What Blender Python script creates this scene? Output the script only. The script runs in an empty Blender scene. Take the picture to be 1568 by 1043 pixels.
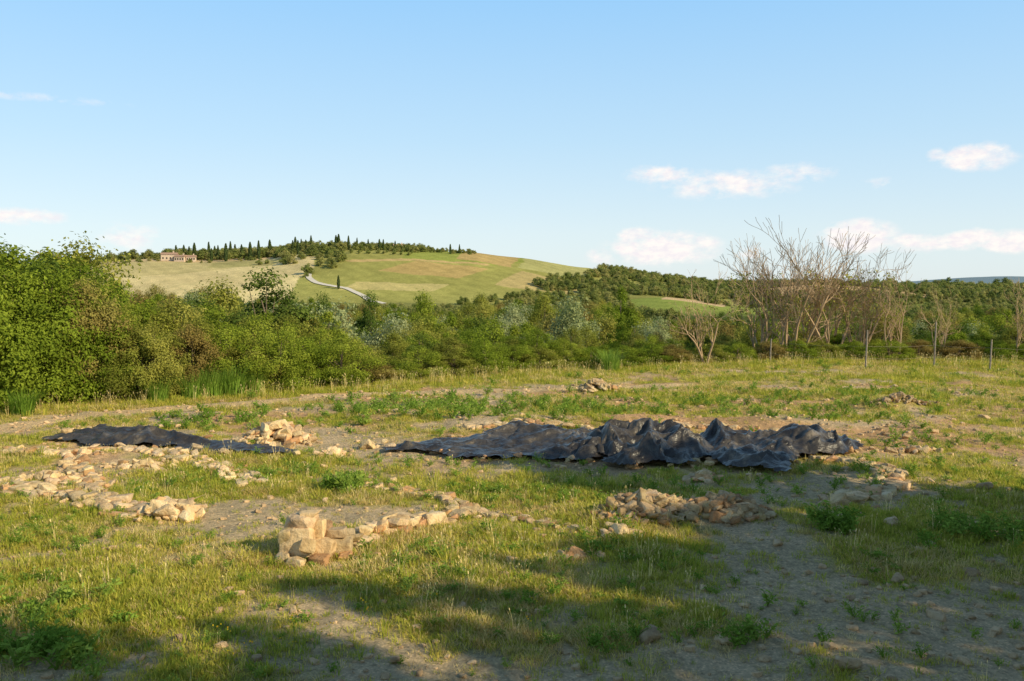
import bpy, bmesh, math, random
import numpy as np
from mathutils import Vector, Matrix
rng=np.random.default_rng(7); random.seed(7)
S=bpy.context.scene
S.view_settings.view_transform='Standard'
try: S.view_settings.look='None'
except Exception: pass
S.view_settings.exposure=0
PI=math.pi
# ------------------------------------------------------------ noise
T=np.random.default_rng(1).random((256,256))
def vn(x,y,s=0):
    x=np.asarray(x,float)+s*17.3; y=np.asarray(y,float)+s*9.1
    xi=np.floor(x).astype(int); yi=np.floor(y).astype(int)
    fx=x-xi; fy=y-yi; fx=fx*fx*(3-2*fx); fy=fy*fy*(3-2*fy)
    a=T[xi&255,yi&255]; b=T[(xi+1)&255,yi&255]; c=T[xi&255,(yi+1)&255]; d=T[(xi+1)&255,(yi+1)&255]
    return (a*(1-fx)+b*fx)*(1-fy)+(c*(1-fx)+d*fx)*fy
def fbm(x,y,s=0,o=4):
    v=0;a=.5;t=0
    for i in range(o):
        v=v+a*vn(np.asarray(x)*2**i,np.asarray(y)*2**i,s+i*3); t+=a; a*=.5
    return v/t
def sm(t):
    t=np.clip(t,0,1); return t*t*(3-2*t)
def mixc(a,b,t): return a*(1-t[:,None])+b*t[:,None]
# ------------------------------------------------------------ terrain
def edge_y(x): return np.interp(x,[-60,-20,-13,-8,-4,0,5,15,30,80],[22,26.5,30,34.5,38,41,44,47,47,44])
RX=[-900,-375,-308,-265,-217,-174,-150,-117,-69,-26,8,55,103,151,230,375,900]
RZ=[6,16,22,24.5,25,27,31,32,30.5,29.5,25.5,19,11,5,3,2,0]
MOUNDS=[(2.5,25.6,3.5,.8,.28),(7.5,25,2.5,.8,.22),(-3.2,27,1.8,1.0,.25),(2.3,15.2,.9,.45,.22),(3.7,15.2,.7,.4,.2),
        (-6.1,22.8,.8,.4,.2),(3.3,34,.8,.5,.15),(13,29.4,1.2,.5,.25),(-8.5,20.5,3,.5,.12),(-7.8,16,2,.5,.12),(-2.2,14.2,1.2,.5,.06)]
def Hz(x,y):
    x=np.asarray(x,float); y=np.asarray(y,float)
    r=np.hypot(x,y)
    z=.35*(fbm(x*.12,y*.12,1)-.5)*sm((y-6)/8)+.13*(fbm(x*.9,y*.9,2)-.5)+.04*(vn(x*5,y*5,5)-.5)
    z=z+2.3*sm((8.3-y)/8.3)
    for mx,my,sx,sy,h in MOUNDS:
        z=z+h*np.exp(-((x-mx)/sx)**2-((y-my)/sy)**2)
    e=edge_y(x)
    z=z-7*sm((y-e-1)/28)
    z=z+2.2*(fbm(x*.012,y*.012,7)-.5)*sm((r-70)/100)
    xr=x*650/np.maximum(y,300)
    rz=np.interp(xr,RX,RZ)+7+2.0*(fbm(xr*.02,y*0+3,9)-.5)
    s=np.clip((y-380)/270,0,1)
    s2=sm(s)*(1-.75*sm((y-680)/600))
    z=z+rz*s2+3*(fbm(x*.008,y*.008,12)-.5)*sm((y-380)/200)*(1-sm((y-620)/200))
    z=z+3.6*np.exp(-((x-74)/22)**2-((y-430)/45)**2)+6*np.exp(-((x-192)/45)**2-((y-530)/50)**2)
    z=z+75*np.exp(-((x-2900)/700)**2-((y-5200)/700)**2)+45*np.exp(-((x-1500)/900)**2-((y-6000)/500)**2)
    return z
PATH=[(-17,22.5),(-14.3,24.9),(-13.1,27),(-10.5,29.4),(-7.2,32),(-4.5,33.3),(-.1,34.4),(3,35.5),(7,36.5)]
def pdist(x,y,P):
    d=np.full(np.shape(x),1e9)
    for (ax,ay),(bx,by) in zip(P[:-1],P[1:]):
        vx,vy=bx-ax,by-ay; L=vx*vx+vy*vy
        t=np.clip(((x-ax)*vx+(y-ay)*vy)/L,0,1)
        d=np.minimum(d,np.hypot(x-ax-t*vx,y-ay-t*vy))
    return d
VEGM=[(3,9.9,4.5,1.6,-.24),(-1,9.0,1.6,.8,-.25),(5.5,12.2,2.5,1.0,.05),(3,24.8,7,1.2,-.35),(-8,17.5,3.5,3,-.2),(10.5,20,3,2.5,-.3),(-3.2,27,2,1.3,-.35),
      (-4,11.5,3,2,.18),(-1,12.8,2.5,1.2,.17),(1.5,17.5,4,1.2,.24),(12,36,14,6,.25),(-2,30,5,3,.05),(-4,17,2,3,.0),(9,25.5,3,1.2,-.2),(3.5,14,4,1,.2),(6.5,17.8,1.2,1.2,-.15),(-3,15.5,1.5,.8,-.1)]
def veg(x,y):
    v=.48+1.7*(fbm(x*.45,y*.45,21)-.48)+.7*(fbm(x*2.2,y*2.2,22)-.5)
    for mx,my,sx,sy,h in VEGM: v=v+h*np.exp(-((x-mx)/sx)**2-((y-my)/sy)**2)
    v=v+.35*sm((y-edge_y(x)+5)/4)
    v=v-1.2*(1-sm((pdist(x,y,PATH)-.55)/.5))
    return np.clip(v,0,1)
def fieldcol(x,y):
    """colour of the terrain, vertex by vertex, with painted haze on far land"""
    n=x.size; C=np.zeros((n,3))
    v=veg(x,y)
    red=sm((fbm(x*.3,y*.3,31)-.42)/.2)*sm((y-17)/5)
    soil=mixc(np.tile([.76,.58,.38],(n,1)),np.tile([.76,.46,.25],(n,1)),red*.9)
    gr=mixc(np.tile([.46,.43,.09],(n,1)),np.tile([.66,.54,.18],(n,1)),sm((fbm(x*.6,y*.6,33)-.35)/.3))
    near=mixc(soil,gr,sm((v-.28)/.4))
    near=mixc(near,np.tile([.92,.66,.38],(n,1)),1-sm((pdist(x,y,PATH)-.4)/.45))
    f1=fbm(x*.01,y*.01,41); f2=fbm(x*.03,y*.03,42)
    far=mixc(np.tile([.22,.27,.07],(n,1)),np.tile([.34,.34,.12],(n,1)),sm((f1-.4)/.2))
    def area(P,col,f,amt=1.0):
        nonlocal far
        m=inpoly(x+8*(f2-.5),y+14*(f2-.5),P)
        c=np.tile(col,(n,1))*(1+f*(f2-.5))[:,None]
        far=np.where(m[:,None],far*(1-amt)+c*amt,far)
    area([(-240,435),(-105,435),(-118,560),(-140,600),(-330,640),(-340,500)],[.95,.78,.42],.5)
    area([(-260,520),(-200,530),(-150,575),(-160,600),(-290,600)],[.74,.62,.31],.5)
    area([(-190,560),(-150,555),(-140,590),(-200,590)],[.52,.47,.2],.5,.8)
    area([(-108,430),(120,430),(130,520),(60,700),(-130,700),(-125,560)],[.49,.47,.15],.5)
    area([(-80,520),(-30,505),(-12,545),(-60,560)],[.72,.50,.22],.4,.8)
    area([(-70,560),(-10,560),(20,600),(-10,700),(-80,700)],[.43,.47,.12],.4)
    area([(-100,545),(-60,560),(-15,556),(-12,563),(-60,568),(-104,552)],[.78,.56,.27],.2,.9)
    area([(-35,575),(0,560),(10,700),(-30,700)],[.74,.50,.24],.4,.8)
    area([(-10,490),(30,470),(45,500),(5,545)],[.76,.58,.28],.4,.8)
    area([(5,560),(45,530),(60,700),(10,700)],[.60,.57,.24],.4)
    area([(-90,470),(-40,470),(-35,485),(-85,492)],[.76,.64,.28],.3)
    area([(-400,590),(-150,600),(-150,700),(-420,700)],[.85,.64,.37],.5)
    area([(50,330),(120,330),(125,440),(50,440)],[.40,.47,.12],.3)
    area([(72,425),(100,418),(112,460),(80,470)],[.85,.62,.37],.3)
    area([(140,480),(240,480),(250,560),(140,560)],[.78,.55,.31],.3)
    area([(130,380),(170,380),(170,420),(130,420)],[.65,.52,.3],.3)
    st=.5+.5*np.sin((x*.5+y*.35)+3*f1)
    far=far*(.93+.10*st)[:,None]
    r=np.hypot(x,y)
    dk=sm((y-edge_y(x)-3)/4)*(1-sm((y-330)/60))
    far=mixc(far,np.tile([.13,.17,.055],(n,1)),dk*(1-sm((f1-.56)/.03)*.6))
    far=mixc(far,np.tile([.30,.42,.56],(n,1)),sm((r-1000)/2500)*.9)  # aerial haze painted into the vertex colour, bluer with distance
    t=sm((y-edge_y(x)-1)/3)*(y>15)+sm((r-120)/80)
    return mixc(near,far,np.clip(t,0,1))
def inpoly(x,y,P):
    c=np.zeros(np.shape(x),bool); j=len(P)-1
    for i in range(len(P)):
        xi,yi=P[i]; xj,yj=P[j]
        if yi!=yj:
            c^=((yi>y)!=(yj>y))&(x<(xj-xi)*(y-yi)/(yj-yi)+xi)
        j=i
    return c
# ------------------------------------------------------------ node helpers
def mat(name):
    m=bpy.data.materials.new(name); m.use_nodes=True; nt=m.node_tree
    for n in list(nt.nodes): nt.nodes.remove(n)
    return m,nt
def N(nt,t,**k):
    n=nt.nodes.new(t)
    for a,b in k.items(): setattr(n,a,b)
    return n
def L(nt,a,b): nt.links.new(a,b)
def noise(nt,vec,scale,detail=4,rough=.6):
    n=N(nt,'ShaderNodeTexNoise'); n.inputs['Scale'].default_value=scale; n.inputs['Detail'].default_value=detail; n.inputs['Roughness'].default_value=rough
    if vec is not None: L(nt,vec,n.inputs['Vector'])
    return n.outputs['Fac']
def ramp(nt,fac,stops):
    n=N(nt,'ShaderNodeValToRGB'); e=n.color_ramp.elements
    while len(e)<len(stops): e.new(.5)
    for q,(p,c) in zip(e,stops): q.position=p; q.color=(*c,1)
    L(nt,fac,n.inputs['Fac']); return n.outputs['Color']
def mulc(nt,a,b,fac=1.0,bt='MULTIPLY'):
    n=N(nt,'ShaderNodeMix',data_type='RGBA',blend_type=bt); n.inputs[0].default_value=fac
    L(nt,a,n.inputs[6]); L(nt,b,n.inputs[7]); return n.outputs[2]
def mth(nt,op,a,b=None,clamp=False):
    n=N(nt,'ShaderNodeMath',operation=op); n.use_clamp=clamp
    for i,v in enumerate((a,b)):
        if v is None: continue
        if isinstance(v,(int,float)): n.inputs[i].default_value=v
        else: L(nt,v,n.inputs[i])
    return n.outputs[0]
# ------------------------------------------------------------ materials
def m_ground():
    m,nt=mat('ground_earth_grass'); pos=N(nt,'ShaderNodeNewGeometry').outputs['Position']
    col=N(nt,'ShaderNodeVertexColor',layer_name='Col').outputs['Color']
    c=mulc(nt,col,ramp(nt,noise(nt,pos,11,6,.8),[(.3,(.42,.42,.38)),(.48,(.9,.9,.9)),(.7,(1.3,1.28,1.2))]))
    c=mulc(nt,c,ramp(nt,noise(nt,pos,.9,4,.6),[(.3,(.75,.78,.75)),(.7,(1.15,1.12,1.1))]))
    c=mulc(nt,c,ramp(nt,noise(nt,pos,.12,7,.75),[(.3,(.78,.8,.75)),(.7,(1.15,1.12,1.1))]))
    vo=N(nt,'ShaderNodeTexVoronoi'); vo.inputs['Scale'].default_value=24; L(nt,pos,vo.inputs['Vector'])
    c=mulc(nt,c,ramp(nt,vo.outputs['Distance'],[(0,(1.2,1.17,1.13)),(.5,(.78,.78,.78))]))
    b=N(nt,'ShaderNodeBsdfDiffuse'); L(nt,c,b.inputs['Color'])
    h=mth(nt,'ADD',mth(nt,'MULTIPLY',noise(nt,pos,16,6,.8),.10),mth(nt,'MULTIPLY',noise(nt,pos,3,4,.6),.12))
    bp=N(nt,'ShaderNodeBump'); bp.inputs['Strength'].default_value=.6; bp.inputs['Distance'].default_value=1; L(nt,h,bp.inputs['Height']); L(nt,bp.outputs[0],b.inputs['Normal'])
    o=N(nt,'ShaderNodeOutputMaterial'); L(nt,b.outputs[0],o.inputs[0]); return m
def m_leaf(name,cols,trans=.35,posscale=.35,rand=.6,val=1.0):
    m,nt=mat(name); pos=N(nt,'ShaderNodeNewGeometry').outputs['Position']
    oi=N(nt,'ShaderNodeObjectInfo').outputs['Random']
    att=N(nt,'ShaderNodeAttribute',attribute_name='lv').outputs['Fac']
    f=mth(nt,'ADD',mth(nt,'MULTIPLY',oi,rand),mth(nt,'MULTIPLY',noise(nt,pos,posscale,2,.6),1-rand))
    f=mth(nt,'ADD',f,mth(nt,'MULTIPLY',mth(nt,'SUBTRACT',att,.5),.5),True)
    n=len(cols); c=ramp(nt,f,[(.12+.76*i/(n-1),cc) for i,cc in enumerate(cols)])
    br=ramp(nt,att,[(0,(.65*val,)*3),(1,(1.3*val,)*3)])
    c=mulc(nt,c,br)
    d=N(nt,'ShaderNodeBsdfDiffuse'); L(nt,c,d.inputs['Color'])
    t=N(nt,'ShaderNodeBsdfTranslucent'); L(nt,c,t.inputs['Color'])
    x=N(nt,'ShaderNodeMixShader'); x.inputs[0].default_value=trans; L(nt,d.outputs[0],x.inputs[1]); L(nt,t.outputs[0],x.inputs[2])
    o=N(nt,'ShaderNodeOutputMaterial'); L(nt,x.outputs[0],o.inputs[0]); return m
def m_solid(name,cols,scale=6,rough=.9,bump=.3,bscale=20,attr=None,spec=.2):
    m,nt=mat(name); pos=N(nt,'ShaderNodeNewGeometry').outputs['Position']
    c=ramp(nt,noise(nt,pos,scale,6,.65),[(.3+.4*i/max(1,len(cols)-1),cc) for i,cc in enumerate(cols)])
    if attr:
        a=N(nt,'ShaderNodeVertexColor',layer_name=attr).outputs['Color']; c=mulc(nt,c,a)
    b=N(nt,'ShaderNodeBsdfPrincipled'); b.inputs['Roughness'].default_value=rough; b.inputs['Specular IOR Level'].default_value=spec
    L(nt,c,b.inputs['Base Color'])
    bp=N(nt,'ShaderNodeBump'); bp.inputs['Strength'].default_value=bump; bp.inputs['Distance'].default_value=.05
    L(nt,noise(nt,pos,bscale,6,.65),bp.inputs['Height']); L(nt,bp.outputs[0],b.inputs['Normal'])
    o=N(nt,'ShaderNodeOutputMaterial'); L(nt,b.outputs[0],o.inputs[0]); return m
MG=m_ground()
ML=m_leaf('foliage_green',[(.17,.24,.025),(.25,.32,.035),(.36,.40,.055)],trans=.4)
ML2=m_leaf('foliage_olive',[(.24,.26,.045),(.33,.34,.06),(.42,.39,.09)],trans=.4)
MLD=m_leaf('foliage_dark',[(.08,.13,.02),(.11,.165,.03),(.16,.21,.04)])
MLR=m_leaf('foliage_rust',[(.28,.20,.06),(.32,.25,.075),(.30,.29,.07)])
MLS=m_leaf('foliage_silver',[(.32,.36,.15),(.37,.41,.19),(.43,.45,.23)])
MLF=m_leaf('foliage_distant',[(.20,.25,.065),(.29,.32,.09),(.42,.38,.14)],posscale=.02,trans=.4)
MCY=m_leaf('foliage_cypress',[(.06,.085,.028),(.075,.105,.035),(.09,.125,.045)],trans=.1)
MGR=m_leaf('grass_green',[(.30,.38,.04),(.50,.50,.075),(.74,.61,.15)],trans=.45,posscale=.5,rand=.4)
MGD=m_leaf('grass_dry',[(.64,.50,.18),(.78,.61,.25),(.85,.68,.34)],trans=.4,posscale=.5,rand=.5)
MWD=m_leaf('weed_green',[(.18,.30,.035),(.26,.39,.06),(.36,.47,.09)],trans=.4)
MYF=m_solid('yellow_petals',[(.7,.45,.02),(.8,.6,.03)],bump=0)
MBK=m_solid('bark',[(.12,.09,.06),(.24,.18,.12)],scale=8,bscale=30)
MBO=m_solid('bark_ochre',[(.34,.23,.14),(.52,.37,.22)],scale=2,bscale=30)
MST=m_solid('sandstone',[(.42,.28,.16),(.72,.52,.31),(.84,.65,.43)],scale=6,bump=.9,bscale=14,attr='Col')
# ------------------------------------------------------------ mesh builder
class MB:
    def __init__(s): s.v=[];s.f=[];s.n=0;s.mi=[];s.lv=[]
    def add(s,v,f,mi=0,lv=.5):
        v=np.asarray(v,float).reshape(-1,3)
        s.v.append(v)
        f=np.asarray(f,int); s.f.append(f+s.n); s.mi.append(np.full(len(f),mi)); s.n+=len(v)
        s.lv.append(np.full(len(v),lv) if np.isscalar(lv) else np.asarray(lv,float))
    def mesh(s,name,mats,col=None,smooth=False):
        me=bpy.data.meshes.new(name); V=np.concatenate(s.v)
        me.vertices.add(len(V)); me.vertices.foreach_set('co',V.ravel())
        loops=np.concatenate([f.ravel() for f in s.f]); cnt=np.concatenate([np.full(len(f),f.shape[1]) for f in s.f])
        st=np.concatenate([[0],np.cumsum(cnt)[:-1]])
        me.loops.add(len(loops)); me.loops.foreach_set('vertex_index',loops.astype(np.int32))
        me.polygons.add(len(cnt)); me.polygons.foreach_set('loop_start',st.astype(np.int32)); me.polygons.foreach_set('loop_total',cnt.astype(np.int32))
        me.polygons.foreach_set('material_index',np.concatenate(s.mi).astype(np.int32))
        me.polygons.foreach_set('use_smooth',np.full(len(cnt),smooth))
        for m in mats: me.materials.append(m)
        me.update(calc_edges=True)
        a=me.attributes.new('lv','FLOAT','POINT'); a.data.foreach_set('value',np.concatenate(s.lv))
        if col is not None:
            a=me.color_attributes.new('Col','FLOAT_COLOR','POINT'); c=np.ones((len(V),4)); c[:,:3]=col; a.data.foreach_set('color',c.ravel())
        me.validate(); return me
def link(name,me,loc=(0,0,0),rot=0,sc=1,parent=None):
    o=bpy.data.objects.new(name,me); o.location=loc; o.rotation_euler=(0,0,rot)
    o.scale=(sc,)*3 if np.isscalar(sc) else sc
    S.collection.objects.link(o)
    if parent: o.parent=parent
    return o
def tube(mb,P,R,n=6,mi=0):
    P=np.asarray(P,float); k=len(P); V=[]
    for i in range(k):
        d=P[min(i+1,k-1)]-P[max(i-1,0)]; d/=np.linalg.norm(d)+1e-9
        a=np.cross(d,[0.3,.9,.2]); a/=np.linalg.norm(a)+1e-9; b=np.cross(d,a)
        t=np.arange(n)*2*PI/n
        V.append(P[i]+R[i]*(np.cos(t)[:,None]*a+np.sin(t)[:,None]*b))
    F=[]
    for i in range(k-1):
        for j in range(n): F.append((i*n+j,i*n+(j+1)%n,(i+1)*n+(j+1)%n,(i+1)*n+j))
    mb.add(np.concatenate(V),F,mi)
def unit(v): return v/(np.linalg.norm(v,axis=-1,keepdims=True)+1e-9)
def leaves(mb,P,Nn,size,mi,lv,asp=.55,r=None):
    r=r or rng; n=len(P)
    t=unit(np.cross(Nn,r.normal(size=(n,3)))); b=np.cross(Nn,t)
    s=(size*r.uniform(.6,1.35,n))[:,None]
    V=np.stack([P-t*s,P+b*s*asp-t*s*.1+Nn*s*.12,P+t*s,P-b*s*asp-t*s*.1+Nn*s*.12],1).reshape(-1,3)
    F=np.arange(n*4).reshape(n,4); mb.add(V,F,mi,np.repeat(lv,4))
def tree(name,seed,h=6,cr=2.0,cz=.58,ch=.45,nc=50,nl=15000,leaf=.072,mats=None,lean=0,clump=.25,low=.16,trunkr=.10):
    r=np.random.default_rng(seed); mb=MB()
    k=7
    TP=[np.array([lean*(i/(k-1))**1.5+r.normal()*.05*h*.1,r.normal()*.06,h*.85*i/(k-1)]) for i in range(k)]
    tube(mb,TP,[trunkr*(1-.85*i/(k-1))+.008 for i in range(k)],8,0)
    C=[];R=[]
    while len(C)<nc:
        d=unit(r.normal(size=3)); q=r.uniform(.35,.95)**.6
        if len(C)==0: d=np.array([.1,0,1.]); q=.95
        zz=d[2]*q
        wid=cr*(1.0 if zz<0 else (1-.35*zz))
        p=np.array([lean*.7+d[0]*q*wid,d[1]*q*wid,h*cz+zz*h*ch])
        if p[2]<h*low: continue
        C.append(p); R.append(r.uniform(.45,1.25)*clump*cr)
    for c in C[::2]:
        t=np.clip((c[2]-h*.12)/(h*.85)*.65,0.06,.9); i=t*(k-1); i0=int(i); base=TP[i0]+(TP[min(i0+1,k-1)]-TP[i0])*(i-i0)
        mid=(base+c)/2+np.array([0,0,-.08*h*r.random()]); tube(mb,[base,mid,c],[trunkr*.35,trunkr*.2,.012],5,0)
    w=np.array(R)**2; w/=w.sum(); cnt=(w*nl).astype(int)
    for c,rr,n in zip(C,R,cnt):
        d=unit(r.normal(size=(n,3))); rad=rr*(1-.5*r.random(n)**1.6)*(1+.4*r.normal(size=n)*.6)
        P=c+d*rad[:,None]*np.array([1.1,1.1,.85])
        out=unit(P-np.array([lean*.5,0,h*cz*.8])); Nn=unit(d*.6+out*.5+r.normal(size=(n,3))*.5+np.array([0,0,.25]))
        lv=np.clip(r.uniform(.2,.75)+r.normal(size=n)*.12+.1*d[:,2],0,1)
        leaves(mb,P,Nn,leaf,1,lv,r=r)
    zz=np.concatenate([v[:,2] for v in mb.v]); f=h/np.percentile(zz,99.7)
    for v in mb.v: v[:,2]*=f
    return mb.mesh(name,mats)
def cypress(name,seed,h=12,cr=1.3,nl=1800,leaf=.4):
    r=np.random.default_rng(seed); mb=MB(); tube(mb,[(0,0,0),(0,0,h*.5),(0,0,h*.9)],[.25,.15,.05],6,0)
    z=r.random(nl)**.85; a=r.random(nl)*2*PI; w=cr*np.sin(np.clip(z*.93+.07,0,1)*PI)**.55*(1-.35*z)*(1+.18*np.sin(a*5+z*20))
    P=np.stack([np.cos(a)*w,np.sin(a)*w,h*(.04+.96*z)],1)
    Nn=unit(np.stack([np.cos(a),np.sin(a),a*0+.3],1)+r.normal(size=(nl,3))*.4)
    leaves(mb,P,Nn,leaf,1,r.random(nl),r=r); return mb.mesh(name,[MBK,MCY])
def bare(name,seed,h=7,stems=4,leafy=0,spread=.45,depth=4):
    r=np.random.default_rng(seed); mb=MB(); LP=[]
    def br(p,d,ln,rad,lev):
        n=4; P=[p]; q=p.copy(); dd=d.copy()
        for i in range(n):
            dd=unit(dd+r.normal(size=3)*.17+np.array([0,0,.05])); q=q+dd*ln/n; P.append(q.copy())
        tube(mb,P,[max(.0085,rad*(1-.6*i/n)) for i in range(n+1)],5 if lev<2 else 3,0)
        if leafy:
            for pp in P[2:]:
                if r.random()<leafy: LP.append(pp)
        if lev<depth:
            for c in range(r.integers(4,6) if lev<3 else 4):
                i=r.integers(1,n+1) if c else n; side=unit(np.cross(dd,r.normal(size=3))); nd=unit(dd*.9+side*r.uniform(.35,.85)+np.array([0,0,.22]))
                br(P[i],nd,ln*r.uniform(.45,.7),rad*.48*(1-.08*i)+.003,lev+1)
    for s in range(stems):
        a=s*2*PI/stems+r.normal()*.5; d=unit(np.array([math.cos(a)*spread*r.uniform(.3,1.3),math.sin(a)*spread*r.uniform(.3,1.3),1.0]))
        br(np.array([math.cos(a)*.2,math.sin(a)*.2,-.1]),d,h*r.uniform(.36,.5),.085*r.uniform(.7,1.2),1)
    if LP:
        LP=np.array(LP); P=np.repeat(LP,8,0)+r.normal(size=(len(LP)*8,3))*.13
        P=P[P[:,2]<h*.6]
        leaves(mb,P,unit(r.normal(size=P.shape)+np.array([0,0,.4])),.07,1,r.random(len(P)),r=r)
    return mb.mesh(name,[MBO,ML2])
# ------------------------------------------------------------ GN scatter
def protos(cname,meshes):
    c=bpy.data.collections.new(cname)
    for i,me in enumerate(meshes):
        o=bpy.data.objects.new('%s_%02d'%(cname,i),me); c.objects.link(o)
    return c
def scatter(name,P,coll,idx,rot,scl,tilt=None):
    n=len(P); me=bpy.data.meshes.new(name); me.vertices.add(n); me.vertices.foreach_set('co',np.asarray(P,float).ravel())
    R=np.zeros((n,3)); R[:,2]=rot
    if tilt is not None: R[:,:2]=tilt
    a=me.attributes.new('rotv','FLOAT_VECTOR','POINT'); a.data.foreach_set('vector',R.ravel())
    s=np.asarray(scl,float); s=np.repeat(s[:,None],3,1) if s.ndim==1 else s
    a=me.attributes.new('sclv','FLOAT_VECTOR','POINT'); a.data.foreach_set('vector',s.ravel())
    a=me.attributes.new('pidx','INT','POINT'); a.data.foreach_set('value',np.asarray(idx,np.int32))
    me.update(); o=link(name,me)
    g=bpy.data.node_groups.new('scatter_'+name,'GeometryNodeTree')
    g.interface.new_socket('Geometry',in_out='INPUT',socket_type='NodeSocketGeometry'); g.interface.new_socket('Geometry',in_out='OUTPUT',socket_type='NodeSocketGeometry')
    gi=g.nodes.new('NodeGroupInput'); go=g.nodes.new('NodeGroupOutput'); ip=g.nodes.new('GeometryNodeInstanceOnPoints')
    ci=g.nodes.new('GeometryNodeCollectionInfo'); ci.inputs['Collection'].default_value=coll; ci.inputs['Separate Children'].default_value=True; ci.inputs['Reset Children'].default_value=True
    def na(t,nm):
        q=g.nodes.new('GeometryNodeInputNamedAttribute'); q.data_type=t; q.inputs['Name'].default_value=nm
        return [k for k in q.outputs if k.enabled and k.name=='Attribute'][0]
    g.links.new(gi.outputs[0],ip.inputs['Points']); g.links.new(ci.outputs[0],ip.inputs['Instance']); ip.inputs['Pick Instance'].default_value=True
    g.links.new(na('INT','pidx'),ip.inputs['Instance Index']); g.links.new(na('FLOAT_VECTOR','rotv'),ip.inputs['Rotation']); g.links.new(na('FLOAT_VECTOR','sclv'),ip.inputs['Scale'])
    g.links.new(ip.outputs[0],go.inputs[0])
    md=o.modifiers.new('scatter','NODES'); md.node_group=g; return o
# ------------------------------------------------------------ ground sheet
def build_ground():
    rr=np.concatenate([np.linspace(.4,8,30,endpoint=False),np.linspace(8,48,420,endpoint=False),np.geomspace(48,380,110,endpoint=False),np.linspace(380,720,200,endpoint=False),np.geomspace(720,9500,60)])
    aa=np.concatenate([np.radians(np.linspace(-37,37,700,endpoint=False)),np.radians(np.linspace(37,323,90,endpoint=False))])
    nr,na_=len(rr),len(aa)
    A,R=np.meshgrid(aa,rr); x=(R*np.sin(A)).ravel(); y=(R*np.cos(A)).ravel(); z=Hz(x,y)
    V=np.stack([x,y,z],1); V=np.vstack([V,[0,0,float(Hz(0,0))]])
    i=np.arange(nr-1)[:,None]*na_; j=np.arange(na_)[None]; j2=(j+1)%na_
    F=np.stack([i+j,i+j2,i+na_+j2,i+na_+j],-1).reshape(-1,4)[:,::-1]
    mb=MB(); mb.add(V,F); jj=np.arange(na_); tri=np.stack([np.full(na_,len(V)-1),(jj+1)%na_,jj],1); mb.f.append(tri); mb.mi.append(np.zeros(na_,int))
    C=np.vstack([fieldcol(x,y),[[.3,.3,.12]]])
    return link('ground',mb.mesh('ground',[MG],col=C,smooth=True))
build_ground()
# ------------------------------------------------------------ stones
HULL=[]
def mkhull(seed,boxy):
    r=random.Random(seed); bm=bmesh.new()
    if boxy:
        for i in (-1,1):
            for j in (-1,1):
                for k in (-1,1):
                    q=r.uniform(.66,.95); bm.verts.new(Vector((i*q*r.uniform(.8,1),j*q*r.uniform(.8,1),k*.72*q*r.uniform(.75,1)))*.5)
        for i in range(18):
            v=Vector([r.gauss(0,1) for _ in range(3)]).normalized(); m=max(abs(c) for c in v); v=v/m*r.uniform(.78,1.0); v.z*=.72; bm.verts.new(v*.5)
    else:
        for i in range(24):
            v=Vector([r.gauss(0,1) for _ in range(3)]).normalized()
            p=4; m=(abs(v.x)**p+abs(v.y)**p+abs(v.z)**p)**(1/p); v=v/m*r.uniform(.8,1.05); v.z*=.66
            bm.verts.new(v*.5)
    bmesh.ops.convex_hull(bm,input=bm.verts)
    bmesh.ops.delete(bm,geom=[v for v in bm.verts if not v.link_faces],context='VERTS')
    bmesh.ops.bevel(bm,geom=list(bm.edges),offset=.028,segments=1,affect='EDGES')
    bmesh.ops.triangulate(bm,faces=bm.faces)
    V=np.array([v.co[:] for v in bm.verts]); F=np.array([[v.index for v in f.verts] for f in bm.faces]); bm.free()
    rr=np.random.default_rng(seed); V=V+rr.normal(size=V.shape)*.006
    return V,F
for s in range(30): HULL.append(mkhull(s,s%3==0))
def rotm(a,b,c):
    return np.array(Matrix.Rotation(c,3,'Z')@Matrix.Rotation(b,3,'Y')@Matrix.Rotation(a,3,'X'))
class Rocks:
    def __init__(s): s.mb=MB(); s.c=[]
    def put(s,x,y,z,size,tone=1.0,tilt=.25,rz=None,boxy=False,fix=None):
        V,F=HULL[random.randrange(10)*3 if boxy else random.randrange(len(HULL))]
        sc=(np.array([random.uniform(.8,1.5),random.uniform(.7,1.1),random.uniform(.55,.95)]) if fix is None else np.array(fix))*size
        M=rotm(random.gauss(0,tilt),random.gauss(0,tilt),random.uniform(0,6.28) if rz is None else rz+random.gauss(0,.25))
        W=(V*sc)@M.T+np.array([x,y,z]); s.mb.add(W,F)
        t=tone*random.uniform(.68,1.1); c=np.array([t*random.uniform(.97,1.05),t,t*random.uniform(.84,1.0)])
        if random.random()<.18: c*=np.array([.85,.68,.58])
        s.c.append(np.tile(c,(len(V),1)))
    def obj(s,name): return link(name,s.mb.mesh(name,[MST],col=np.concatenate(s.c)))
def hz(x,y): return float(Hz(x,y))
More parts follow.
